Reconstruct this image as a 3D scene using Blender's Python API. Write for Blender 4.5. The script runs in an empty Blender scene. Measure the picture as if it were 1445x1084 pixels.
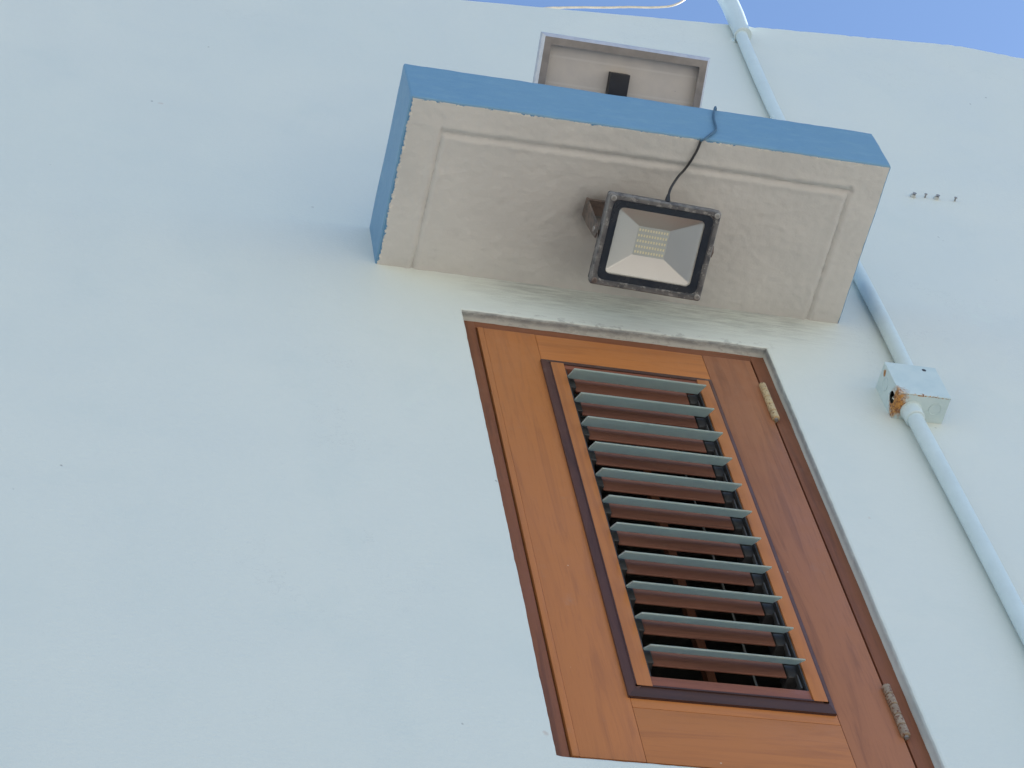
import bpy, bmesh, math, random
from mathutils import Vector, Matrix, noise
random.seed(7)
C = bpy.context.scene.collection
scn = bpy.context.scene
G = 4.85            # height of the window head above the ground; all numbers below are metres from the window's top left corner

# ------------------------------------------------------------------ camera
RIGHT = Vector((0.96837, -0.214768, -0.127021)); DOWN = Vector((0.115462, 0.836977, -0.534918)); FWD = Vector((0.221198, 0.503332, 0.835301))
cam = bpy.data.objects.new('camera', bpy.data.cameras.new('camera')); C.objects.link(cam)
cam.matrix_world = Matrix(((RIGHT.x, -DOWN.x, -FWD.x, -0.75722), (RIGHT.y, -DOWN.y, -FWD.y, -1.854834),
                           (RIGHT.z, -DOWN.z, -FWD.z, -3.303567 + G), (0, 0, 0, 1)))
cam.data.sensor_fit = 'HORIZONTAL'; cam.data.sensor_width = 36; cam.data.lens = 36 * 3192.04 / 1445
cam.data.clip_start = 0.05; cam.data.clip_end = 2000
scn.camera = cam

# ------------------------------------------------------------------ sky, sun, exposure
SUN_EL, SUN_AZ = math.radians(34), math.radians(76)      # azimuth from +Y (behind the wall) towards +X (right)
w = bpy.data.worlds.new('World'); scn.world = w; w.use_nodes = True
nt = w.node_tree; bg = nt.nodes['Background']
sky = nt.nodes.new('ShaderNodeTexSky'); sky.sky_type = 'NISHITA'; sky.sun_disc = False
sky.sun_elevation = SUN_EL; sky.sun_rotation = SUN_AZ; sky.air_density = 1.0; sky.dust_density = 0.15; sky.ozone_density = 2.8
nt.links.new(sky.outputs[0], bg.inputs[0]); bg.inputs[1].default_value = 0.095
sun = bpy.data.objects.new('sun', bpy.data.lights.new('sun', 'SUN')); C.objects.link(sun)
sun.data.energy = 4.8; sun.data.angle = math.radians(0.5); sun.data.color = (1, .94, .86)
sd = Vector((math.sin(SUN_AZ) * math.cos(SUN_EL), math.cos(SUN_AZ) * math.cos(SUN_EL), math.sin(SUN_EL)))
sun.rotation_euler = sd.to_track_quat('Z', 'Y').to_euler(); sun.location = (6, 4, 12)
vs = scn.view_settings; vs.view_transform = 'Standard'; vs.look = 'None'; vs.exposure = 1.32; vs.gamma = 1; vs.use_curve_mapping = False

# ------------------------------------------------------------------ materials
class NT:
    def __init__(s, name):
        s.m = bpy.data.materials.new(name); s.m.use_nodes = True; s.t = s.m.node_tree
        s.b = s.t.nodes['Principled BSDF']
        geo = s.t.nodes.new('ShaderNodeNewGeometry'); s.pos = s.vm('SUBTRACT', geo.outputs['Position'], (0, 0, G))
    def n(s, t, **k):
        x = s.t.nodes.new('ShaderNode' + t)
        for a, v in k.items(): setattr(x, a, v)
        return x
    def put(s, sock, v):
        if isinstance(v, bpy.types.NodeSocket): s.t.links.new(v, sock)
        else:
            try: sock.default_value = v
            except Exception: sock.default_value = (*v, 1)
    def vm(s, op, a, b=None):
        x = s.n('VectorMath', operation=op); s.put(x.inputs[0], a)
        if b is not None: s.put(x.inputs[1], b)
        return x.outputs['Value'] if op in ('LENGTH', 'DISTANCE', 'DOT_PRODUCT') else x.outputs[0]
    def ma(s, op, a, b=0.0, c=None, clamp=False):
        x = s.n('Math', operation=op, use_clamp=clamp); s.put(x.inputs[0], a); s.put(x.inputs[1], b)
        if c is not None: s.put(x.inputs[2], c)
        return x.outputs[0]
    def xyz(s, v=None):
        x = s.n('SeparateXYZ'); s.put(x.inputs[0], v or s.pos); return x.outputs
    def noise(s, scale, detail=4, rough=.55, vec=None, stretch=None, dist=0):
        v = vec or s.pos
        if stretch: v = s.vm('MULTIPLY', v, stretch)
        x = s.n('TexNoise'); s.put(x.inputs['Vector'], v); x.inputs['Scale'].default_value = scale
        x.inputs['Detail'].default_value = detail; x.inputs['Roughness'].default_value = rough; x.inputs['Distortion'].default_value = dist
        return x.outputs[0]
    def ramp(s, f, lo, hi, a=0.0, b=1.0):
        x = s.n('MapRange', interpolation_type='SMOOTHSTEP'); s.put(x.inputs[0], f)
        for i, v in enumerate((lo, hi, a, b)): x.inputs[i + 1].default_value = v
        return x.outputs[0]
    def mix(s, f, a, b):
        x = s.n('Mix', data_type='RGBA'); s.put(x.inputs[0], f); s.put(x.inputs[6], a if isinstance(a, bpy.types.NodeSocket) else (*a, 1))
        s.put(x.inputs[7], b if isinstance(b, bpy.types.NodeSocket) else (*b, 1)); return x.outputs[2]
    def specks(s, scale, size, keep):
        x = s.n('TexVoronoi'); s.put(x.inputs['Vector'], s.pos); x.inputs['Scale'].default_value = scale
        d = s.ma('ADD', x.outputs['Distance'], s.ma('MULTIPLY', s.noise(scale * 9, 2), .12))
        c = s.xyz(x.outputs['Color'])[0]
        return s.ma('MULTIPLY', s.ramp(d, size + .06, size + .10, 1, 0), s.ma('GREATER_THAN', c, keep))
    def bump(s, h, dist, strength=1, prev=None):
        x = s.n('Bump'); x.inputs['Distance'].default_value = dist; x.inputs['Strength'].default_value = strength
        s.put(x.inputs['Height'], h)
        if prev is not None: s.put(x.inputs['Normal'], prev)
        return x.outputs[0]
    def out(s, col=None, rough=None, normal=None, **k):
        if col is not None: s.put(s.b.inputs['Base Color'], col if isinstance(col, bpy.types.NodeSocket) else (*col, 1))
        if rough is not None: s.put(s.b.inputs['Roughness'], rough)
        if normal is not None: s.put(s.b.inputs['Normal'], normal)
        for a, v in k.items(): s.put(s.b.inputs[a.replace('_', ' ')], v)
        return s.m

def m_wall():
    t = NT('pale_blue_paint')
    c = t.mix(t.ramp(t.noise(1.3, 3), .35, .65), (.648, .70, .665), (.672, .715, .675))
    c = t.mix(t.ramp(t.noise(6, 5, .6), .5, .75, 0, .35), c, (.595, .665, .64))
    patch = t.ramp(t.noise(3.1, 6, .7, stretch=(1, 1, .8)), .645, .70, 0, .5)             # touched-up paint
    c = t.mix(patch, c, (.68, .75, .69))
    c = t.mix(t.ma('MULTIPLY', t.specks(17, .012, .72), .75), c, (.25, .27, .27))
    c = t.mix(t.ma('MULTIPLY', t.specks(8, .012, .8), .5), c, (.50, .40, .34))
    crack = t.ma('ABSOLUTE', t.ma('SUBTRACT', t.noise(2.6, 7, .72), .5))
    crack = t.ma('MULTIPLY', t.ramp(crack, .0010, .0028, 1, 0), t.ramp(t.noise(1.9, 2, .5), .58, .68, 0, .20))
    c = t.mix(crack, c, (.40, .43, .43))
    x, y, z = t.xyz()
    # grime lines under the canopy, then painted cove shading round the opening
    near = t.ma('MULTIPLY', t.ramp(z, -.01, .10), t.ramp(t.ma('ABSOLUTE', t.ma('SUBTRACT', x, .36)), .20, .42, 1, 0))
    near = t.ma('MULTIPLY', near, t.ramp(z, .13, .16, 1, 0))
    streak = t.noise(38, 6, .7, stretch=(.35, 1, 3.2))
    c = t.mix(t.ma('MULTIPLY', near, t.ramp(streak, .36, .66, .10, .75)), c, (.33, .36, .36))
    lip = t.ma('MULTIPLY', t.ramp(y, .0008, .0030), t.ramp(y, .008, .017, 1, 0))          # shading of the concave plaster cove, painted mottled behind the arris
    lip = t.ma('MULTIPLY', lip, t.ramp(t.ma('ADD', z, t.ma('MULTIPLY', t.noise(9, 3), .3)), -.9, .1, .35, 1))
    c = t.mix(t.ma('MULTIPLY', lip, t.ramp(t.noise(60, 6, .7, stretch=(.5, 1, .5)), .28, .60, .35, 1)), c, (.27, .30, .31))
    fleck = t.ma('MULTIPLY', t.ramp(t.ma('ABSOLUTE', t.ma('SUBTRACT', z, .006)), .004, .012, 1, 0), t.ramp(t.noise(95, 5, .75, stretch=(.5, 1, 1)), .52, .60))
    fleck = t.ma('MULTIPLY', fleck, t.ma('MULTIPLY', t.ramp(x, .02, .12), t.ramp(x, .54, .58, 1, 0)))
    c = t.mix(t.ma('MULTIPLY', fleck, .4), c, (.24, .25, .25))
    b = t.bump(t.noise(5, 3, .5), .006, .35)
    b = t.bump(t.noise(140, 5, .65, stretch=(.6, 1, 1)), .0011, .7, b)
    b = t.bump(t.noise(22, 4, .6, stretch=(1, 1, .35)), .002, .4, b)
    b = t.bump(t.ma('MULTIPLY', near, streak), .006, 1, b)
    return t.out(c, t.ramp(t.noise(5), .3, .7, .42, .58), b)

def m_soffit():
    t = NT('greyed_white_render')
    c = t.mix(t.ramp(t.noise(5, 5), .35, .68), (.605, .585, .55), (.55, .535, .505))
    c = t.mix(t.ramp(t.noise(16, 6, .7), .55, .8, 0, .4), c, (.45, .43, .41))
    x, y, z = t.xyz()
    # dirt where the lamp bracket is fixed
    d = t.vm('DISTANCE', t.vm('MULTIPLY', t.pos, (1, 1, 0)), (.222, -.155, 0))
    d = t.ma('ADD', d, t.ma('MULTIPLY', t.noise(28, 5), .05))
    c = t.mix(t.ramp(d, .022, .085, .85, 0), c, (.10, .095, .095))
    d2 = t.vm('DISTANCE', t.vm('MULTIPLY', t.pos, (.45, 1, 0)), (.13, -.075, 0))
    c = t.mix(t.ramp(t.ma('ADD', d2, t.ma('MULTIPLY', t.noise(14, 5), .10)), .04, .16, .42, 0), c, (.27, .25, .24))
    # mottled darker tone inside the drip groove
    c = t.mix(t.ma('MULTIPLY', t.ramp(z, .1240, .1285), t.ramp(t.noise(60, 4), .3, .7, .2, .6)), c, (.36, .35, .33))
    # fascia paint lapping raggedly round the edge; white crumbs beside it
    e = t.ma('MINIMUM', t.ma('ADD', y, .3238), t.ma('ADD', x, .14))
    rag = t.noise(70, 6, .75)
    lap = t.ma('SUBTRACT', e, t.ma('MULTIPLY', t.ma('SUBTRACT', rag, .40), .024))
    crumb = t.ma('MULTIPLY', t.ramp(lap, .0, .006, 1, 0), t.ramp(t.noise(130, 3), .48, .60))
    c = t.mix(crumb, c, (.72, .68, .60))
    c = t.mix(t.ramp(lap, -.0004, .0004, 1, 0), c, (.09, .235, .40))
    b = t.bump(t.noise(55, 6, .62, stretch=(.7, 1.2, 1)), .0014, .7)
    b = t.bump(t.noise(260, 4, .6), .0007, .6, b)
    return t.out(c, .75, b)

def m_blue():
    t = NT('blue_masonry_paint')
    c = t.mix(t.ramp(t.noise(4, 5), .35, .7), (.14, .285, .43), (.155, .30, .435))
    c = t.mix(t.ramp(t.noise(40, 5, .7, stretch=(.4, 1, 1.5)), .45, .72, 0, .6), c, (.19, .345, .46))
    c = t.mix(t.ma('MULTIPLY', t.specks(30, .01, .84), .7), c, (.05, .10, .16))
    b = t.bump(t.noise(30, 5, .6, stretch=(.5, 1, 1)), .0025, .8)
    b = t.bump(t.noise(200, 4), .0005, .5, b)
    return t.out(c, .5, b)

def m_wood(name, a, b_, dark, axis, rough=.36):
    t = NT(name)
    st = {'z': (1, 1, .07), 'x': (.07, 1, 1)}[axis]
    oi = t.n('ObjectInfo')
    rnd = t.ma('MULTIPLY', oi.outputs['Random'], 9.0)
    cx = t.n('CombineXYZ'); t.put(cx.inputs[0], rnd); t.put(cx.inputs[1], rnd); t.put(cx.inputs[2], rnd)
    v = t.vm('ADD', t.pos, cx.outputs[0])
    g = t.noise(34, 6, .6, v, st, 1.4); f = t.noise(210, 4, .6, v, st, .4); big = t.noise(7, 3, .5, v, st)
    c = t.mix(t.ramp(big, .3, .7), a, b_)
    c = t.mix(t.ramp(g, .47, .72, 0, .6), c, dark)
    c = t.mix(t.ramp(f, .5, .75, 0, .35), c, dark)
    c = t.mix(t.ma('MULTIPLY', t.specks(34, .014, .80), .75), c, (.62, .50, .38))
    c = t.mix(t.ramp(t.noise(9, 6, .7, v), .60, .78, 0, .35), c, (.30, .24, .21))
    n = t.bump(f, .0005, .5); n = t.bump(g, .0007, .5, n)
    return t.out(c, t.ramp(t.noise(22, 4), .3, .7, rough - .06, rough + .12), n, Specular_IOR_Level=.32)

def m_plain(name, col, rough=.5, metal=0.0, vary=.25, scale=40, dark=None, bumpd=.0004, **k):
    t = NT(name)
    d = dark or tuple(x * (1 - vary) for x in col)
    c = t.mix(t.ramp(t.noise(scale, 5, .65), .35, .7), col, d)
    return t.out(c, t.ramp(t.noise(scale * .7, 4), .3, .7, max(.02, rough - .07), min(1, rough + .1)), t.bump(t.noise(scale * 5, 4), bumpd, .5), Metallic=metal, **k)

def m_worn(name, col, edge, keep=.55, rough=.5):
    t = NT(name); geo = t.n('NewGeometry')
    p = t.ramp(geo.outputs['Pointiness'], .52, .60)
    k = t.ramp(t.noise(95, 6, .7), keep, keep + .12)
    mask = t.ma('MAXIMUM', t.ma('MULTIPLY', p, t.ramp(t.noise(60, 5), .35, .55)), t.ma('MULTIPLY', k, .75))
    c = t.mix(mask, col, edge)
    return t.out(c, rough, t.bump(t.noise(220, 4), .0005, .6))

def m_junction():
    t = NT('rusted_painted_steel')
    c = t.mix(t.ramp(t.noise(30, 5), .35, .7), (.56, .67, .68), (.50, .62, .64))
    x, y, z = t.xyz()
    # rust spreading from the lower left corner, plus bits along the lower edge
    rag = t.ma('MULTIPLY', t.noise(85, 6, .7), .040)
    d = t.ma('ADD', t.vm('DISTANCE', t.vm('MULTIPLY', t.pos, (1, .75, 1)), (.7295, -.022, -.184)), rag)
    m1 = t.ramp(d, .033, .048, 1, 0)
    e = t.ma('ADD', t.ma('MAXIMUM', t.ma('ABSOLUTE', t.ma('ADD', y, .051)), t.ma('ABSOLUTE', t.ma('ADD', z, .189))), t.ma('MULTIPLY', t.noise(120, 4, .7), .012))
    m2 = t.ma('MULTIPLY', t.ramp(e, .0062, .0075, 1, 0), t.ramp(t.noise(45, 3), .42, .55))
    d3 = t.ma('ADD', t.vm('DISTANCE', t.pos, (.7305, -.040, -.106)), t.ma('MULTIPLY', t.noise(150, 4), .012))
    m = t.ma('MAXIMUM', t.ma('MAXIMUM', m1, m2), t.ramp(d3, .010, .014, 1, 0))
    rust = t.mix(t.ramp(t.noise(230, 6, .7), .40, .60), (.55, .27, .07), (.19, .07, .035))
    c = t.mix(t.ma('MULTIPLY', t.specks(90, .02, .7), .7), c, (.22, .20, .18))
    return t.out(t.mix(m, c, rust), t.ma('ADD', .38, t.ma('MULTIPLY', m, .45)), t.bump(t.noise(160, 4), .0005, .6))

def m_hinge(name, a, b, k):
    t = NT(name)
    c = t.mix(t.ramp(t.noise(60, 5), .35, .65), a, b)
    c = t.mix(t.ramp(t.noise(230, 6, .7), k, k + .05), c, (.17, .065, .03))
    return t.out(c, .5, t.bump(t.noise(300, 4), .0002, .6), Metallic=.25)

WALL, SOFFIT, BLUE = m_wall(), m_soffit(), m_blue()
W_OR_V = m_wood('orange_teak_upright', (.475, .178, .055), (.43, .165, .058), (.31, .118, .048), 'z')
W_OR_H = m_wood('orange_teak_level', (.49, .186, .057), (.44, .168, .056), (.34, .128, .048), 'x')
W_BR_V = m_wood('brown_teak_upright', (.37, .152, .072), (.32, .135, .070), (.19, .080, .046), 'z')
W_FR_V = m_wood('frame_teak_upright', (.24, .090, .042), (.21, .082, .044), (.11, .045, .028), 'z', .45)
W_FR_H = m_wood('frame_teak_level', (.24, .090, .042), (.21, .082, .044), (.11, .045, .028), 'x', .45)
W_RED = m_wood('reddish_teak_level', (.27, .10, .06), (.235, .09, .055), (.14, .05, .035), 'x')
W_DK_V = m_wood('dark_moulding_upright', (.085, .042, .035), (.10, .046, .036), (.05, .025, .024), 'z', .42)  # both moulding browns: aged wood, with the splayed faces' shade put into the colour
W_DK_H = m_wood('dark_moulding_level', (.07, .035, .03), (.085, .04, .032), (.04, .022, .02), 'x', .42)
W_SLAT = m_wood('slat_teak', (.23, .098, .065), (.19, .082, .058), (.11, .05, .040), 'x', .72)
BLADE = m_plain('frosted_louvre_glass', (.50, .57, .53), .42, scale=26, bumpd=.0002, dark=(.40, .46, .43))
t_ = BLADE.node_tree; tr = t_.nodes.new('ShaderNodeBsdfTranslucent'); tr.inputs[0].default_value = (.70, .77, .71, 1)
mx = t_.nodes.new('ShaderNodeMixShader'); mx.inputs[0].default_value = .5; po = t_.nodes['Principled BSDF']
t_.links.new(po.outputs[0], mx.inputs[1]); t_.links.new(tr.outputs[0], mx.inputs[2]); t_.links.new(mx.outputs[0], t_.nodes['Material Output'].inputs[0])
HINGE = m_hinge('chipped_cream_hinge', (.60, .47, .27), (.48, .37, .22), .565); HINGE2 = m_hinge('dull_brown_hinge', (.40, .31, .22), (.30, .22, .15), .53)
PVC = m_plain('painted_conduit', (.60, .71, .73), .38, vary=.07, scale=18, bumpd=.0006)
JUNC = m_junction()
DARKM = m_plain('black_metal', (.055, .055, .058), .55, vary=.4)
RODM = m_plain('dull_rod_metal', (.34, .34, .33), .4, metal=.7, vary=.3)
ALU = m_plain('anodised_aluminium', (.60, .59, .61), .42, metal=.55, vary=.14, scale=60)
ALUD = m_plain('weathered_aluminium_lip', (.28, .26, .245), .5, metal=.25, vary=.22, scale=30)
HOUSING = m_worn('worn_black_housing', (.042, .044, .052), (.30, .285, .27), .52)
RIM = m_worn('chalky_grey_rim', (.062, .062, .068), (.30, .285, .27), .50)
BRACKET = m_worn('rusty_bracket', (.075, .068, .066), (.15, .115, .10), .52)
BORDER = m_plain('black_glass_border', (.014, .017, .026), .22, vary=.2)
REFLECT = NT('matt_silver_reflector').out((.53, .52, .495), .36, Metallic=1.0)
BOARD = m_plain('white_led_board', (.40, .43, .42), .5, vary=.06)
LED = m_plain('yellow_led_chip', (.80, .74, .46), .4, vary=.05)
BLUED = m_plain('dark_blue_painted_cable', (.07, .15, .23), .5, vary=.3)
CABLE = m_plain('black_cable', (.03, .03, .032), .5, vary=.3)
WIRE = m_plain('cream_wire', (.70, .62, .50), .5, vary=.2, scale=60)
BLACKBOX = m_plain('black_plastic', (.014, .016, .022), .42, vary=.3)
CELL = m_plain('solar_cells', (.01, .016, .05), .12, vary=.3)
SCREW = m_plain('screw_steel', (.36, .35, .34), .5, metal=.5)
BOLT = m_plain('dull_bolt_zinc', (.36, .345, .33), .5, metal=.3)
PLUG = m_plain('grey_wall_plug', (.52, .55, .54), .6)
INNER = m_plain('dim_room_paint', (.45, .46, .45), .8)
ROOFM = m_plain('roof_concrete', (.42, .41, .39), .85, scale=6)

def m_backsheet():
    t = NT('panel_backsheet')
    c = t.mix(t.ramp(t.noise(14, 5), .35, .7), (.60, .56, .50), (.52, .49, .45))
    x, y, z = t.xyz()
    sy = t.ma('FRACT', t.ma('MULTIPLY', y, 22))
    c = t.mix(t.ma('MULTIPLY', t.ramp(t.ma('ABSOLUTE', t.ma('SUBTRACT', sy, .5)), .02, .06, 1, 0), .5), c, (.66, .63, .58))
    c = t.mix(t.ma('MULTIPLY', t.specks(70, .03, .72), .8), c, (.14, .13, .12))
    return t.out(c, .5, t.bump(t.noise(60, 4), .0008, .5))
BACKSHEET = m_backsheet()

def m_ground():
    t = NT('pale_concrete_yard')
    c = t.mix(t.ramp(t.noise(.6, 5), .35, .7), (.42, .385, .33), (.36, .33, .285))
    c = t.mix(t.ramp(t.noise(7, 6, .7), .5, .8, 0, .5), c, (.26, .23, .195))
    return t.out(c, .9, t.bump(t.noise(40, 5), .004, .5))
GROUND = m_ground()

# ------------------------------------------------------------------ mesh helpers (window coordinates)
def link(name, bm, mats, parent=None, smooth=None, base=(0, 0, 0)):
    """one mesh object; vertices are given in window coordinates and stored relative to the object's origin"""
    me = bpy.data.meshes.new(name)
    org = Vector(parent['_b']) if parent is not None else Vector(base)
    bmesh.ops.translate(bm, verts=bm.verts, vec=-org)
    bmesh.ops.recalc_face_normals(bm, faces=bm.faces)
    bm.to_mesh(me); bm.free()
    for m in (mats if isinstance(mats, (list, tuple)) else [mats]): me.materials.append(m)
    if smooth is not None:
        me.polygons.foreach_set('use_smooth', [True] * len(me.polygons)); me.set_sharp_from_angle(angle=math.radians(smooth))
    o = bpy.data.objects.new(name, me); C.objects.link(o)
    if parent is not None:
        o.parent = parent; o['_b'] = list(org)
    else:
        o.location = org + Vector((0, 0, G)); o['_b'] = list(org)
    return o
def tag(o, label, cat, group=None):
    o['label'] = label; o['category'] = cat
    if group: o['group'] = group
    return o
def thing(name, base, label, cat, group=None):
    o = bpy.data.objects.new(name, None); C.objects.link(o); o.empty_display_size = .05
    o.location = Vector(base) + Vector((0, 0, G)); o['_b'] = list(base)
    return tag(o, label, cat, group)
def BM(): return bmesh.new()
def box(bm, x0, x1, y0, y1, z0, z1, bev=0.0, seg=1, mtx=None):
    r = bmesh.ops.create_cube(bm, size=1)['verts']
    for v in r: v.co = Vector(((x0 + x1) / 2 + v.co.x * (x1 - x0), (y0 + y1) / 2 + v.co.y * (y1 - y0), (z0 + z1) / 2 + v.co.z * (z1 - z0)))
    if bev:
        g = bmesh.ops.bevel(bm, geom=list({e for v in r for e in v.link_edges}), offset=bev, segments=seg, affect='EDGES', profile=.6)
        r = list({v for f in g['faces'] for v in f.verts} | {v for v in r if v.is_valid})
    if mtx:
        for v in r: v.co = mtx @ v.co
    return bm
def loft(bm, loops, close_ends=(True, True), cyc=True):
    L = [[bm.verts.new(p) for p in lp] for lp in loops]; n = len(L[0])
    for a, b in zip(L, L[1:]):
        for i in range(n if cyc else n - 1):
            j = (i + 1) % n; bm.faces.new((a[i], a[j], b[j], b[i]))
    if close_ends[0]: bm.faces.new(L[0][::-1])
    if close_ends[1]: bm.faces.new(L[-1])
    return L
def smooth_path(pts, n=6):
    P = [Vector(p) for p in pts]; out = []
    Q = [P[0] * 2 - P[1]] + P + [P[-1] * 2 - P[-2]]
    for i in range(1, len(Q) - 2):
        a, b, c, d = Q[i - 1:i + 3]
        for k in range(n):
            t = k / n
            out.append(.5 * ((2 * b) + (c - a) * t + (2 * a - 5 * b + 4 * c - d) * t * t + (3 * b - a - 3 * c + d) * t ** 3))
    return out + [P[-1]]
def tube(bm, pts, rad, seg=12, caps=True):
    P = [Vector(p) for p in pts]; R = rad if isinstance(rad, (list, tuple)) else [rad] * len(P)
    up = Vector((.3, 1, .2)); loops = []
    for i, p in enumerate(P):
        t = (P[min(i + 1, len(P) - 1)] - P[max(i - 1, 0)]).normalized()
        u = (up - t * up.dot(t)).normalized(); v = t.cross(u); up = u
        loops.append([p + (u * math.cos(2 * math.pi * k / seg) + v * math.sin(2 * math.pi * k / seg)) * R[i] for k in range(seg)])
    return loft(bm, loops, (caps, caps))
def rrect(w_, h_, r, z, n=5, cx=0, cy=0):
    out = []
    for sx, sy, a0 in ((1, 1, 0), (-1, 1, 90), (-1, -1, 180), (1, -1, 270)):
        for k in range(n + 1):
            a = math.radians(a0 + 90 * k / n)
            out.append(Vector((cx + sx * (w_ / 2 - r) + r * math.cos(a), cy + sy * (h_ / 2 - r) + r * math.sin(a), z)))
    return out
def nz(p, s, seed=0): return noise.fractal(Vector(p) * s + Vector((seed, seed * .7, 3.1)), .6, 2.0, 4)

# ------------------------------------------------------------------ the setting
bm = BM(); box(bm, -220, 220, -220, 220, -G - .3, -G)
g = link('ground', bm, GROUND, base=(0, 0, -G)); g['kind'] = 'structure'

# ------------------------------------------------------------------ house: front wall with its opening, the rest of the shell behind it
W, H = .55, 1.131
TH = .20
house = thing('house', (0, TH, -G), 'pale blue rendered house wall with a gently sloping top edge under the sky', 'house')
def wall_top(x):
    if x < 1.42: return 1.41 + (x - .17) * .1648
    return 1.616 - (x - 1.42) * .082
def front_wall():
    bm = BM()
    # opening boundary, hand-plastered: slightly wavy, rounded arris
    bd = []; n = 110
    per = [((0, 0), (W, 0)), ((W, 0), (W, -H)), ((W, -H), (0, -H)), ((0, -H), (0, 0))]
    nrm = [(0, 1), (1, 0), (0, -1), (-1, 0)]
    for (a, b), nn in zip(per, nrm):
        L = math.hypot(b[0] - a[0], b[1] - a[1]); k = int(L / .006)
        for i in range(k):
            t = i / k; x = a[0] + (b[0] - a[0]) * t; z = a[1] + (b[1] - a[1]) * t
            j = (.0009 * nz((x, 0, z), 7) + .0004 * nz((x, 0, z), 60, 4)) * (1.6 if nn[1] == 1 else 1)
            bd.append((x, z, nn[0], nn[1], j))
    def ring(off, y, js):
        return [bm.verts.new((x + nx * (off + j * js), y, z + nzz * (off + j * js))) for x, z, nx, nzz, j in bd]
    rs = [ring(.0045, 0, .5), ring(.0014, .0012, 1), ring(0, .0045, 1), ring(-.0002, .013, .8), ring(0, .10, 0), ring(0, TH, 0)]
    for a, b in zip(rs, rs[1:]):
        for i in range(len(a)):
            j = (i + 1) % len(a); bm.faces.new((a[i], a[j], b[j], b[i]))
    # outer outline
    X0, X1, ZB = -5.0, 5.0, -G
    xs = [X0, -2] + [-.6 + i * .012 for i in range(int(2.6 / .012))] + [3.5, X1]
    top = []
    for x in xs:
        fine = -.6 <= x <= 2.0
        top.append((x, wall_top(x) + (.0012 * nz((x, 0, 0), 9) - .006 * max(0, nz((x, 0, 0), 45, 2) - .28) * (1.6 if x > .85 else .5) if fine else 0)))
    def outline(dz, y): return [bm.verts.new((X0, y, ZB))] + [bm.verts.new((x, y, z + dz)) for x, z in top] + [bm.verts.new((X1, y, ZB))]
    f0 = outline(-.0035, 0); f1 = outline(-.0008, .0015); f2 = outline(0, .005); bk = outline(0, TH)
    for a, b in ((f0, f1), (f1, f2), (f2, bk)):
        for i in range(len(a)):
            j = (i + 1) % len(a); bm.faces.new((a[i], a[j], b[j], b[i]))
    bm.edges.ensure_lookup_table()
    def loop_edges(vs): return [bm.edges.get((vs[i], vs[(i + 1) % len(vs)])) for i in range(len(vs))]
    for o_, i_ in ((f0, rs[0]), (bk, rs[-1])):
        bmesh.ops.triangle_fill(bm, use_beauty=True, edges=loop_edges(o_) + loop_edges(i_), normal=(0, -1, 0))
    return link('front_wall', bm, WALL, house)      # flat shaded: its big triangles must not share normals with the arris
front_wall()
bm = BM(); box(bm, -5, -4.8, TH + .002, 6, -G, .5); link('side_wall', bm, WALL, house)
bm = BM(); box(bm, 4.8, 5, TH + .002, 6, -G, 1.3); link('side_wall', bm, WALL, house)
bm = BM(); box(bm, -4.8, 4.8, 5.8, 6, -G, .5); link('back_wall', bm, WALL, house)
bm = BM(); box(bm, -4.798, 4.798, TH + .002, 5.798, .30, .48); link('roof_slab', bm, ROOFM, house)
bm = BM(); box(bm, -4.798, 4.798, TH + .002, 5.798, -2.1, -1.95); link('floor_slab', bm, INNER, house)
bm = BM(); box(bm, -1.3, 1.6, 1.6, 1.68, -1.948, .298); link('partition', bm, INNER, house)

# ------------------------------------------------------------------ canopy
CL, CR, ZB, CT, CD = -.14, .7158, .1219, .1333, .3238
canopy = thing('concrete_canopy', (CL, 0, ZB), 'small concrete canopy over the window, blue edges and greyed white underside', 'canopy')
def groove(x, y):
    d = 1e9
    if y > -.275: d = min(abs(x + .0765), abs(x - .656)) + .0028
    if -.08 < x < .66: d = min(d, abs(y + .266 + .0012 * math.sin(x * 7)))
    d += .0012 * nz((x, y, 0), 60, 5)
    return .0050 * math.exp(-(d / .0052) ** 2) - .0013 * math.exp(-((d - .010) / .006) ** 2)
def cpt(x, y, z, amp=1):
    q = Vector((x, y, z)); s = .0007 * amp
    return Vector((x + s * nz(q, 14, 1), y + s * nz(q, 18, 2), z + s * nz(q, 16, 3)))
xs = [CL + (CR - CL) * i / 230 for i in range(231)]
ys = [-CD + .003 + (CD + .006 - .003) * i / 88 for i in range(89)]
bm = BM(); rows = []
for x in xs:
    r = []
    for i, y in enumerate(ys):
        p = cpt(x, y, ZB); 
        if i > 0: p.z += groove(x, y) + .0008 * nz((x, y, 0), 70, 7)
        r.append(bm.verts.new(p))
    rows.append(r)
for a, b in zip(rows, rows[1:]):
    for i in range(len(a) - 1): bm.faces.new((a[i], b[i], b[i + 1], a[i + 1]))
link('soffit', bm, SOFFIT, canopy, smooth=60)
bm = BM(); rows = []
prof = [(-CD + .003, ZB), (-CD + .0008, ZB + .0010), (-CD, ZB + .003)] + [(-CD, ZB + CT * k / 14) for k in range(1, 14)] + \
       [(-CD, ZB + CT - .004), (-CD + .0012, ZB + CT - .0012), (-CD + .004, ZB + CT)] + [(-CD + CD * k / 16, ZB + CT) for k in range(1, 16)] + [(.006, ZB + CT)]
for x in xs: rows.append([bm.verts.new(cpt(x, y, z)) for y, z in prof])
for a, b in zip(rows, rows[1:]):
    for i in range(len(a) - 1): bm.faces.new((a[i], b[i], b[i + 1], a[i + 1]))
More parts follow.
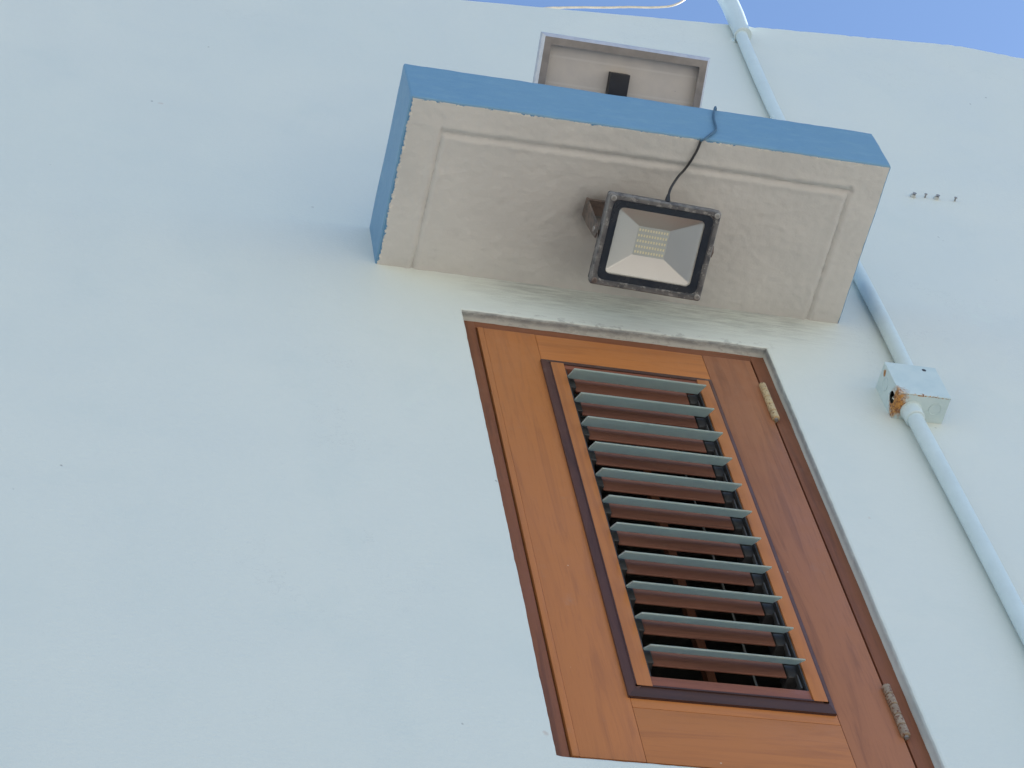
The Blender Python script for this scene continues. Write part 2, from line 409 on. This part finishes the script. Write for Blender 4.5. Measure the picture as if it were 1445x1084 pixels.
for s, row, x in ((-1, rows[0], CL), (1, rows[-1], CR)):
    bot = [bm.verts.new(cpt(x, y, ZB)) for y in ys[1:]]
    out_ = row + bot[::-1]                                   # closed side outline
    cen = [v.co.copy() for v in out_]
    ins = []
    for v in out_:
        c_ = Vector((x + s * .002, -CD / 2, ZB + CT / 2)); d = c_ - v.co
        ins.append(bm.verts.new(v.co + Vector((s * .0022, math.copysign(.0022, d.y), math.copysign(.0022, d.z)))))
    for i in range(len(out_)):
        j = (i + 1) % len(out_); bm.faces.new((out_[i], out_[j], ins[j], ins[i]))
    bm.faces.new(ins)
link('fascia', bm, BLUE, canopy, smooth=40)

# ------------------------------------------------------------------ louvred window
win = thing('louvred_window', (W / 2, .06, -H), 'brown teak window shutter with open grey louvre blades under the canopy', 'window')
FY = .021
def wood(name, mat, *a, bev=.0012, parent=win):
    bm = BM(); box(bm, *a, bev=bev, seg=2); return link(name, bm, mat, parent, smooth=40)
wood('frame_jamb', W_FR_V, -.005, .0250, FY, .10, -H - .004, .004)
wood('frame_jamb', W_FR_V, .5240, W + .005, FY, .10, -H - .004, .004)
wood('frame_head', W_FR_H, .0237, .5238, FY, .10, -.0185, .004)
wood('frame_sill', W_FR_H, .0237, .5238, FY, .10, -H - .004, -H + .0125)
LY, LB = .0185, .052
SL, SR = .1290, .4310
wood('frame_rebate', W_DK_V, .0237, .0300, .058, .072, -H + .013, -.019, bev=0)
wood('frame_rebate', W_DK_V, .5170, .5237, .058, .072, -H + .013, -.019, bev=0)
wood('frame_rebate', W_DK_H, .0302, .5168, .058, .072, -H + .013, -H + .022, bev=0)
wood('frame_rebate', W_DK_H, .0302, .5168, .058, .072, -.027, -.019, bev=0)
wood('stile', W_OR_V, .0275, .0375, LY - .0008, LB, -1.1095, -.0215)          # lipping along the closing edge
wood('stile', W_OR_V, .0376, SL, LY, LB, -1.1095, -.0215)['label'] = 'orange brown stile beside the louvres'
wood('stile', W_BR_V, SR, .5195, LY, LB, -1.1095, -.0215)['label'] = 'duller brown stile carrying the hinges'
wood('rail', W_OR_H, SL + .0004, SR - .0004, LY + .0004, LB, -.130, -.0215)
wood('rail', W_OR_H, SL + .0004, SR - .0004, LY + .0004, LB, -.9985, -.955)
wood('rail', W_OR_H, SL + .0004, SR - .0004, LY + .0002, LB, -1.1095, -.9992)
# louvre box: splayed dark moulding, then a flat face
bx = (.1262, .4285, -.980, -.1085)          # moulding base on the leaf: x0 x1 z0 z1
fr = (.1385, .4200, -.9630, -.1240)         # its front edge
MY = .0090
def mould(name, mat, corners):
    bm = BM(); loft(bm, corners); return link(name, bm, mat, win)
def q(x, y, z): return Vector((x, y, z))
for side in ('l', 'r', 't', 'b'):
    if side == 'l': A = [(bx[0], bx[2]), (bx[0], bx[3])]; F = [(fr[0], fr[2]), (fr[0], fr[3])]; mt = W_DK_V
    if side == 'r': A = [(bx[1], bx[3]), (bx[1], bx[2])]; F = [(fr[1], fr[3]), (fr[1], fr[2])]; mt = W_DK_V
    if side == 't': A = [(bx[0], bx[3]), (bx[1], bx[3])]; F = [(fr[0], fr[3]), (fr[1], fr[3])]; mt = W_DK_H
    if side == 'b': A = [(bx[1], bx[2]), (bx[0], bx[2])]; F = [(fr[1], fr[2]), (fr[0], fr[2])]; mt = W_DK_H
    loops = []
    for a, f in zip(A, F):
        m = (a[0] * .35 + f[0] * .65, a[1] * .35 + f[1] * .65)
        loops.append([q(a[0], LY + .001, a[1]), q(a[0], LY - .004, a[1]), q(m[0], MY + .003, m[1]), q(f[0], MY + .0022, f[1]), q(f[0], MY, f[1]),
                      q(f[0] * .94 + (bx[0] + bx[1]) / 2 * .06 if side in 'lr' else f[0], MY, f[1] if side in 'lr' else f[1] + (.003 if side == 'b' else -.003)),
                      q(f[0], LY + .001, f[1])])
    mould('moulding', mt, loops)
IX0, IX1, IZ0, IZ1 = .1625, .3975, -.9390, -.1375
wood('louvre_stile', W_OR_V, fr[0] + .0012, IX0, MY - .0008, .058, fr[2] + .0004, fr[3] - .0003)
wood('louvre_stile', W_OR_V, IX1, fr[1] - .0012, MY - .0008, .058, fr[2] + .0004, fr[3] - .0003)
wood('louvre_rail', W_RED, IX0 + .0003, IX1 - .0003, MY + .0016, .058, IZ1, fr[3] - .0003)
wood('louvre_rail', W_RED, IX0 + .0003, IX1 - .0003, MY + .0016, .058, fr[2] + .0004, IZ0)
# blade carriers on the two sides of the louvre opening
bm = BM(); box(bm, IX1 - .0030, IX1 - .0003, .0115, .054, IZ0 + .001, IZ1 - .001); link('blade_carrier', bm, DARKM, win)
bm = BM(); box(bm, IX0 + .0003, IX0 + .0030, .0115, .054, IZ0 + .001, IZ1 - .001); link('blade_carrier', bm, DARKM, win)
blade_me = slat_me = clipR = clipL = None
for i in range(11):
    z0 = -.1640 - .0716 * i
    dz = .0285 - .0005 * i + random.uniform(-.0012, .0012); dy = .0325 - .0007 * i
    # blade: a thin sheet tilted outwards and down, long edges eased
    bm = BM(); a = Vector((0, .013, z0 + .0010)); d = Vector((0, -dy - .001, -dz)); n = Vector((0, d.z, -d.y)).normalized()
    a2 = a - d * .06
    e = a + d; t = .0027
    if n.z < 0: n = -n
    pr = [a2, e - d.normalized() * .0008, e + n * .0010, e + n * (t - .0010), e - d.normalized() * .0008 + n * t, a2 + n * t]
    x0, x1 = .1650 + random.uniform(-.0008, .0008), .3925 + random.uniform(-.0008, .0008)
    tw = random.uniform(-.0010, .0010) - .0015
    loft(bm, [[p + Vector((x0, 0, -tw * .5)) for p in pr], [p + Vector((x1, 0, tw * .5)) for p in pr]])
    link('louvre_blade', bm, BLADE, win)
    bm = BM(); box(bm, .1770, .3760, .0205, .0236, z0 - .0245 + .0004 * i, z0 + .0145, bev=.0007)
    link('louvre_slat', bm, W_SLAT, win)
    for s, xc in ((1, IX1 - .0032), (-1, IX0 + .0032)):
        bm = BM(); wdt = .0165 if s > 0 else .0120
        box(bm, min(xc, xc - s * wdt), max(xc, xc - s * wdt), .0165 if s < 0 else .0200, .046, z0 - .020, z0 + .007, bev=.001)
        if s > 0: box(bm, xc - .0065, xc - .0035, .014, .022, z0 - .050, z0 - .020, bev=.0006)
        link('blade_clip', bm, DARKM, win)
bm = BM(); tube(bm, [(.356, .075, IZ0 - .02), (.356, .075, IZ1 + .06)], .0018, 8); link('lever_rod', bm, RODM, win)
bm = BM(); box(bm, .3450, .3590, .190, .205, -1.20, .05); link('inner_bar', bm, W_FR_V, win)
# hinges
for zt in (-.106, -.909):
    bm = BM(); box(bm, .5175, .5255, FY - .0035, FY + .004, zt - .106, zt, bev=.001)
    hm = HINGE if zt > -.5 else HINGE2
    h = link('hinge', bm, hm, win)
    bm = BM(); k = 5; ln = .1085 / k; cx, cy = .5222, FY - .0058
    for j in range(k):
        z1 = zt + .001 - j * ln; z2 = z1 - ln + .0017
        r = .0064 + random.uniform(-.0002, .0003)
        tube(bm, [(cx, cy, z1), (cx, cy, z1 - .0006), (cx, cy, z2 + .0006), (cx, cy, z2)], [r * .86, r, r, r * .86], 18)
    link('knuckle', bm, hm, h, smooth=40)
    bm = BM(); tube(bm, [(cx, cy, zt + .004), (cx, cy, zt - .1095)], .0030, 12); link('pin', bm, SCREW, h, smooth=40)

# ------------------------------------------------------------------ conduit up the wall, junction box
PY = -.0160; PR = .0138
BX0, BX1, BZ0, BZ1, BD = .7305, .8245, -.189, -.0915, .051
upper = thing('conduit_pipe', (.785, PY, BZ1), 'pale blue painted conduit rising from the junction box past the canopy to the wall top', 'pipe')
pu = smooth_path([(.7960, PY, BZ1 - .004), (.7975, PY, -.055), (.7995, PY, .012), (.8010, PY, .12), (.8010, PY, .24), (.7995, PY, .60), (.7990, PY, .976), (.812, PY, 1.352), (.820, PY, 1.44)], 8)
bm = BM(); tube(bm, pu, PR, 24); link('pipe', bm, PVC, upper, smooth=40)
sl = smooth_path([(.8190, PY - .001, 1.415), (.822, PY - .001, 1.47), (.8255, PY - .002, 1.55), (.826, PY - .003, 1.62), (.820, PY - .003, 1.69), (.794, PY, 1.735), (.758, PY + .002, 1.735), (.730, PY + .003, 1.702)], 8)
bm = BM(); L = tube(bm, sl, [.0190 + .0030 * min(1, i / 14) for i in range(len(sl))], 24, caps=False)
tube(bm, sl[::-1], .0172, 24, caps=False)
sleeve = link('elbow_sleeve', bm, PVC, upper, smooth=40)
bm = BM(); tube(bm, [Vector(sl[0]) + Vector((0, 0, -.003)), Vector(sl[0]) + Vector((0, 0, -.002)), Vector(sl[0]) + Vector((.0003, 0, .006)), Vector(sl[0]) + Vector((.0004, 0, .007))], [.0175, .0206, .0206, .019], 24, caps=True)
link('collar', bm, PVC, sleeve, smooth=40)
bm = BM(); box(bm, .7975, .8025, -.004, .002, 1.404, 1.424, bev=.0008); link('clamp_ear', bm, PVC, upper)

lower = thing('conduit_pipe', (.772, PY, -G), 'pale blue painted conduit running down the wall below the junction box', 'pipe')
pl = smooth_path([(.7615, PY - .004, BZ0 - .006), (.7625, PY - .003, -.25), (.7680, PY, -.39), (.7705, PY, -.54), (.7725, PY, -.75), (.774, PY, -1.2), (.772, PY, -2.5), (.772, PY, -G)], 8)
bm = BM(); tube(bm, pl, .0138, 24); link('pipe', bm, PVC, lower, smooth=40)
ad = [(.7612, PY - .004, BZ0 + .001), (.7612, PY - .004, BZ0 - .004), (.7613, PY - .004, BZ0 - .0045), (.7616, PY - .004, BZ0 - .026), (.7616, PY - .004, BZ0 - .027), (.7616, PY - .004, BZ0 - .028)]
bm = BM(); tube(bm, ad, [.0190, .0190, .0178, .0172, .0168, .0150], 24); link('adaptor', bm, PVC, lower, smooth=40)

jb = thing('junction_box', ((BX0 + BX1) / 2, 0, BZ0), 'rusty pale blue metal junction box with an open knockout hole', 'junction box')
def jbody():
    """open-backed steel box: five thin walls, real hole in the left wall"""
    t = .0016; bm = BM()
    yc, zc, r, n = -.0275, -.1650, .0115, 24
    # left wall with a round hole
    def sheet(x):
        ring = [bm.verts.new((x, yc + r * .92 * math.cos(2 * math.pi * k / n), zc + r * 1.1 * math.sin(2 * math.pi * k / n))) for k in range(n)]
        sq = [bm.verts.new((x, y, z)) for y, z in ((-BD, BZ0), (0, BZ0), (0, BZ1), (-BD, BZ1))]
        e = [bm.edges.new((ring[k], ring[(k + 1) % n])) for k in range(n)] + [bm.edges.new((sq[k], sq[(k + 1) % 4])) for k in range(4)]
        bmesh.ops.triangle_fill(bm, use_beauty=True, edges=e, normal=(1, 0, 0)); return ring, sq
    r1, s1 = sheet(BX0); r2, s2 = sheet(BX0 + t)
    for A in ((r1, r2), (s1, s2)):
        m = len(A[0])
        for k in range(m): bm.faces.new((A[0][k], A[0][(k + 1) % m], A[1][(k + 1) % m], A[1][k]))
    box(bm, BX1 - t, BX1, -BD, 0, BZ0, BZ1)
    box(bm, BX0 + t, BX1 - t, -BD, 0, BZ0, BZ0 + t); box(bm, BX0 + t, BX1 - t, -BD, 0, BZ1 - t, BZ1)
    return link('body', bm, JUNC, jb)
jbody()
bm = BM(); box(bm, BX0 - .0008, BX1 + .0008, -BD - .0022, -BD - .0002, BZ0 - .0008, BZ1 + .0008, bev=.0008)
lid = link('cover_plate', bm, JUNC, jb)
bm = BM(); tube(bm, [(.800, -BD - .0021, -.104), (.800, -BD - .0026, -.104)], .0038, 14); link('screw_hole', bm, DARKM, lid)
def disc(name, c, ax, r, mat, parent, h=.0009, n=24):
    bm = BM(); u, v = [i for i in range(3) if i != ax]; sgn = -1
    def ringp(rr, d):
        o = []
        for k in range(n):
            p = Vector(c); p[u] += rr * math.cos(2 * math.pi * k / n); p[v] += rr * math.sin(2 * math.pi * k / n); p[ax] += sgn * d; o.append(p)
        return o
    loft(bm, [ringp(r, -.0002), ringp(r, h), ringp(r - .001, h), ringp(r - .0014, h * .3)])
    return link(name, bm, mat, parent, smooth=30)
disc('knockout', (BX0, -.0275, -.1240), 0, .0115, JUNC, jb)
disc('knockout', (.8030, -.0275, BZ0), 2, .0115, JUNC, jb)
for k, dx in enumerate((0, .004, .007)):
    bm = BM(); tube(bm, smooth_path([(BX0 + .030, -.020 - k * .004, -.140), (BX0 + .007 + dx * .4, -.024 - k * .003, -.158), (BX0 + .006 + dx, -.027 - k * .002, -.172), (BX0 + .03, -.03, -.18)], 6), .0016, 8)
    link('wire', bm, WIRE if k != 1 else CABLE, jb, smooth=60)

# ------------------------------------------------------------------ flood lamp under the canopy
TI, YW = math.radians(13.4), .0375
Xa = Vector((math.cos(YW), math.sin(YW), 0)); Da = Vector((-math.sin(YW) * math.cos(TI), math.cos(YW) * math.cos(TI), -math.sin(TI)))
Na = Xa.cross(-Da)
FM = Matrix(((Xa.x, -Da.x, Na.x, .3017), (Xa.y, -Da.y, Na.y, -.168), (Xa.z, -Da.z, Na.z, -.0040), (0, 0, 0, 1)))
lamp = thing('flood_light', (.3017, -.168, ZB), 'square LED flood light with chalky black rim hanging under the canopy', 'flood light')
def fl(name, loops, mat, parent=None, ends=(False, False), smooth=35):
    bm = BM(); loft(bm, [[FM @ p for p in l] for l in loops], ends); return link(name, bm, mat, parent or lamp, smooth=smooth)
w_, h_ = .2000, .1606
fl('housing', [rrect(w_ - .004, h_ - .004, .005, -.014), rrect(w_ - .004, h_ - .004, .005, -.026), rrect(w_ - .02, h_ - .02, .008, -.034), rrect(.13, .105, .01, -.050)], HOUSING, ends=(False, True))
rim = fl('rim', [rrect(w_ - .001, h_ - .001, .004, -.0135), rrect(w_, h_, .0045, -.012), rrect(w_, h_, .0045, -.0025), rrect(w_ - .004, h_ - .004, .005, 0), rrect(w_ - .017, h_ - .017, .010, .0004),
                 rrect(w_ - .0205, h_ - .0205, .012, -.0030)], RIM)
fl('glass_border', [rrect(w_ - .0200, h_ - .0200, .012, -.0028), rrect(.1535, .1180, .0085, -.0034), rrect(.1525, .1170, .0080, -.0050)], BORDER)
wi, hi = .1528, .1173
fl('reflector', [rrect(wi, hi, .0080, -.0050), rrect(wi - .002, hi - .002, .0070, -.0085), rrect(wi - .012, hi - .012, .0035, -.0125), rrect(.0560, .0510, .0012, -.0330)], REFLECT, smooth=28)
fl('led_board', [rrect(.058, .053, .001, -.0345), rrect(.058, .053, .001, -.0328)], BOARD, ends=(True, True))
bm = BM()
for r in range(5):
    for c in range(11):
        x = -.0245 + .0049 * c; y = -.0195 + .00975 * r
        box(bm, x - .0013, x + .0013, y - .0021, y + .0021, -.0330, -.0320, mtx=FM)
link('led_chips', bm, LED, lamp)['kind'] = 'stuff'
for sx in (-1, 1):
    for sy in (-1, 1):
        bm = BM(); c = Vector((sx * (w_ / 2 - .0075), sy * (h_ / 2 - .0075), 0))
        tube(bm, [FM @ (c + Vector((0, 0, z))) for z in (-.002, .0016, .0026, .0026, .0006)], [.0050, .0050, .0040, .0027, .0022], 14)
        sc = link('screw', bm, BOLT if (sx, sy) != (-1, -1) else BRACKET, rim, smooth=40)
        bm = BM(); tube(bm, [FM @ (c + Vector((0, 0, z))) for z in (.0003, .0008)], .0021, 6); link('socket', bm, DARKM, sc)
t = NT('lamp_glass'); gm = t.out((1, 1, 1), .06, Transmission_Weight=0.0, IOR=1.3, Alpha=.05)
fl('lamp_glass', [rrect(.1533, .1178, .0083, -.0044), rrect(.1533, .1178, .0083, -.0040)], gm, ends=(True, True))
# bracket: strap on the canopy, two arms
bm = BM(); box(bm, .196, .4065, -.182, -.152, ZB - .0045, ZB + .004, bev=.0008); br = link('bracket', bm, BRACKET, lamp)
for x in (.1970, .4050):
    bm = BM(); T = .0030; dx = .0
    tp = [(-.184, ZB - .002), (-.150, ZB - .002), (-.153, .080), (-.163, .020), (-.166, .008), (-.178, .004), (-.186, .012), (-.187, .040)]
    yo = 0 if x < .3 else .008
    loft(bm, [[Vector((xx, y + yo, z)) for y, z in tp] for xx in (x - T / 2, x + T / 2)]); link('arm', bm, BRACKET, br)
    bm = BM(); s = -1 if x < .3 else 1
    tube(bm, [(x - s * .012, -.175 + yo, .022), (x + s * .0015, -.175 + yo, .022), (x + s * .0035, -.175 + yo, .022)], [.005, .0055, .0050], 6); link('pivot_bolt', bm, SCREW, br)
# cable: gland, black lead along the soffit, painted over on the fascia
cab = thing('power_cable', (.36, -.30, ZB), 'thin cable from the flood light up over the blue canopy edge', 'cable')
bm = BM(); tube(bm, [(.3085, -.2415, .022), (.3095, -.2440, .030), (.3125, -.2470, .042)], [.0048, .0046, .0030], 12); link('gland', bm, CABLE, lamp, smooth=40)
bm = BM(); tube(bm, smooth_path([(.3115, -.246, .038), (.3195, -.2515, .062), (.338, -.2575, .098), (.351, -.2625, .1165), (.358, -.281, .1165), (.3640, -.303, .1175), (.3665, -.3225, .1185)], 7), [.0023] * 43, 10)
link('black_lead', bm, CABLE, cab, smooth=60)
bm = BM(); tube(bm, smooth_path([(.3660, -.3205, .1185), (.3705, -.3272, .1150), (.386, -.3272, .1377), (.4015, -.3272, .1641), (.4070, -.3275, .2088), (.4155, -.3275, .2431), (.423, -.324, .2640), (.427, -.312, .2690), (.428, -.28, .2585), (.425, -.20, .2580), (.40, -.15, .2600)], 7), .0021, 10)
link('painted_lead', bm, BLUED, cab, smooth=60)

# ------------------------------------------------------------------ solar panel on the canopy, seen from behind
PT = math.radians(19.14)
pw, pd, pth = .32, .27, .022
Dp = Vector((0, math.cos(PT), -math.sin(PT))); Np = Vector((0, -math.sin(PT), -math.cos(PT)))    # Np: out of the back, towards the ground
PM = Matrix(((1, 0, 0, .1301), (0, Dp.y, Np.y, -.3383), (0, Dp.z, Np.z, .4502), (0, 0, 0, 1)))    # local x along, y down the panel, z out of the back
sp = thing('solar_panel', (.29, -.15, ZB + CT), 'small solar panel standing on the canopy, aluminium frame and black box on its back', 'solar panel')
def ppart(name, corners_loops, mat, parent=None, ends=(True, True)):
    bm = BM(); loft(bm, [[PM @ Vector(p) for p in l] for l in corners_loops], ends); return link(name, bm, mat, parent or sp)
F = .0185
def rail(a, b, ai, bi):       # a,b outer corners, ai,bi inner mitre corners (2d)
    t = .0018
    ins = lambda p, q_: (p[0] + (q_[0] - p[0]) * t / F, p[1] + (q_[1] - p[1]) * t / F)
    a2, b2 = ins(a, ai), ins(b, bi)
    kk = lambda p, q_: (p[0] + (q_[0] - p[0]) * .0052 / F, p[1] + (q_[1] - p[1]) * .0052 / F)
    a3, b3 = kk(a, ai), kk(b, bi)
    ppart('frame_lip', [[(*a3, 0), (*b3, 0), (*bi, 0), (*ai, 0)], [(*a3, -.0016), (*b3, -.0016), (*bi, -.0016), (*ai, -.0016)]], ALUD)
    bm = BM(); loft(bm, [[PM @ Vector(p) for p in ((*e3, -.0001), (*e1, -.0068), (*e1, -pth), (*e2, -pth), (*e2, -.0068), (*e3, -.0016))] for e1, e2, e3 in ((a, a2, a3), (b, b2, b3))])
    link('frame_rail', bm, ALU, sp)
c4 = [(0, 0), (pw, 0), (pw, pd), (0, pd)]; i4 = [(F, F), (pw - F, F), (pw - F, pd - F), (F, pd - F)]
for k in range(4): rail(c4[k], c4[(k + 1) % 4], i4[k], i4[(k + 1) % 4])
def pbox(bm, x0, x1, y0, y1, z0, z1, bev=0): return box(bm, x0, x1, y0, y1, z0, z1, bev, 2, PM)
bm = BM(); pbox(bm, .0020, pw - .0020, .0020, pd - .0020, -.0190, -.0172); link('backsheet', bm, BACKSHEET, sp)
bm = BM(); pbox(bm, .0021, pw - .0021, .0021, pd - .0021, -.0222, -.0192); link('glass_face', bm, CELL, sp)
bm = BM(); pbox(bm, .137, .1735, .052, .110, -.0171, .0040, .0015); link('terminal_box', bm, BLACKBOX, sp)
for x in (.075, pw - .075):
    bm = BM()
    for yl in (.165, .245):
        p = PM @ Vector((x, yl, -.001)); box(bm, p.x - .010, p.x + .010, p.y - .0015, p.y + .0015, ZB + CT - .003, p.z)
    p0 = PM @ Vector((x, .165, 0)); p1 = PM @ Vector((x, .245, 0))
    box(bm, p0.x - .0098, p0.x + .0098, p0.y - .015, p1.y + .015, ZB + CT - .003, ZB + CT + .0025)
    link('stand', bm, ALUD, sp)

# ------------------------------------------------------------------ wall plugs and screws, loose wire along the wall top
for i, (x, z, plug, lab) in enumerate(((1.0374, .7101, 1, 'stubby grey wall plug at the end of its row nearest the canopy'),
        (1.0658, .7151, 0, 'thin bare screw in the wall between the two grey plugs'), (1.0915, .7162, 1, 'stubby grey wall plug between the two bare screws'),
        (1.1337, .7188, 0, 'thin bare screw at the end of the row farthest from the canopy'))):
    o = thing('wall_plug' if plug else 'wall_screw', (x, 0, z), lab, 'wall plug' if plug else 'screw', 'old wall plugs' if plug else 'old wall screws')
    if plug:
        bm = BM(); tube(bm, [(x, .004, z), (x, -.004, z), (x, -.0055, z)], [.0062, .0060, .005], 14); link('sleeve', bm, PLUG, o, smooth=40)
        bm = BM(); tube(bm, [(x, -.004, z), (x, -.0056, z), (x + .001, -.0085, z - .001), (x + .001, -.0098, z - .001)], [.003, .003, .003, .0045], 10); link('screw', bm, SCREW, o)
    else:
        bm = BM(); tube(bm, [(x, .004, z), (x, -.007, z), (x, -.0075, z), (x, -.0092, z)], [.0018, .0018, .0036, .0030], 10); link('shank', bm, SCREW, o)
wr = smooth_path([(.20, .06, wall_top(.20) + .003), (.28, .025, wall_top(.28) + .003), (.345, .012, 1.455), (.42, .010, 1.487), (.50, .008, 1.512), (.57, .006, 1.538), (.65, .004, 1.562), (.70, .0, 1.593), (.735, -.008, 1.640), (.742, -.013, 1.70), (.745, -.014, 1.738)], 6)
bm = BM(); tube(bm, [p + Vector((0, 0, .0018 * nz(p, 30))) for p in wr], .0026, 8)
wb = tag(link('loose_wire', bm, WIRE, base=(.28, .025, wall_top(.28)), smooth=60), 'thin cream wire lying along the wall top up to the pipe elbow', 'wire')

for o in bpy.data.objects:
    if '_b' in o: del o['_b']
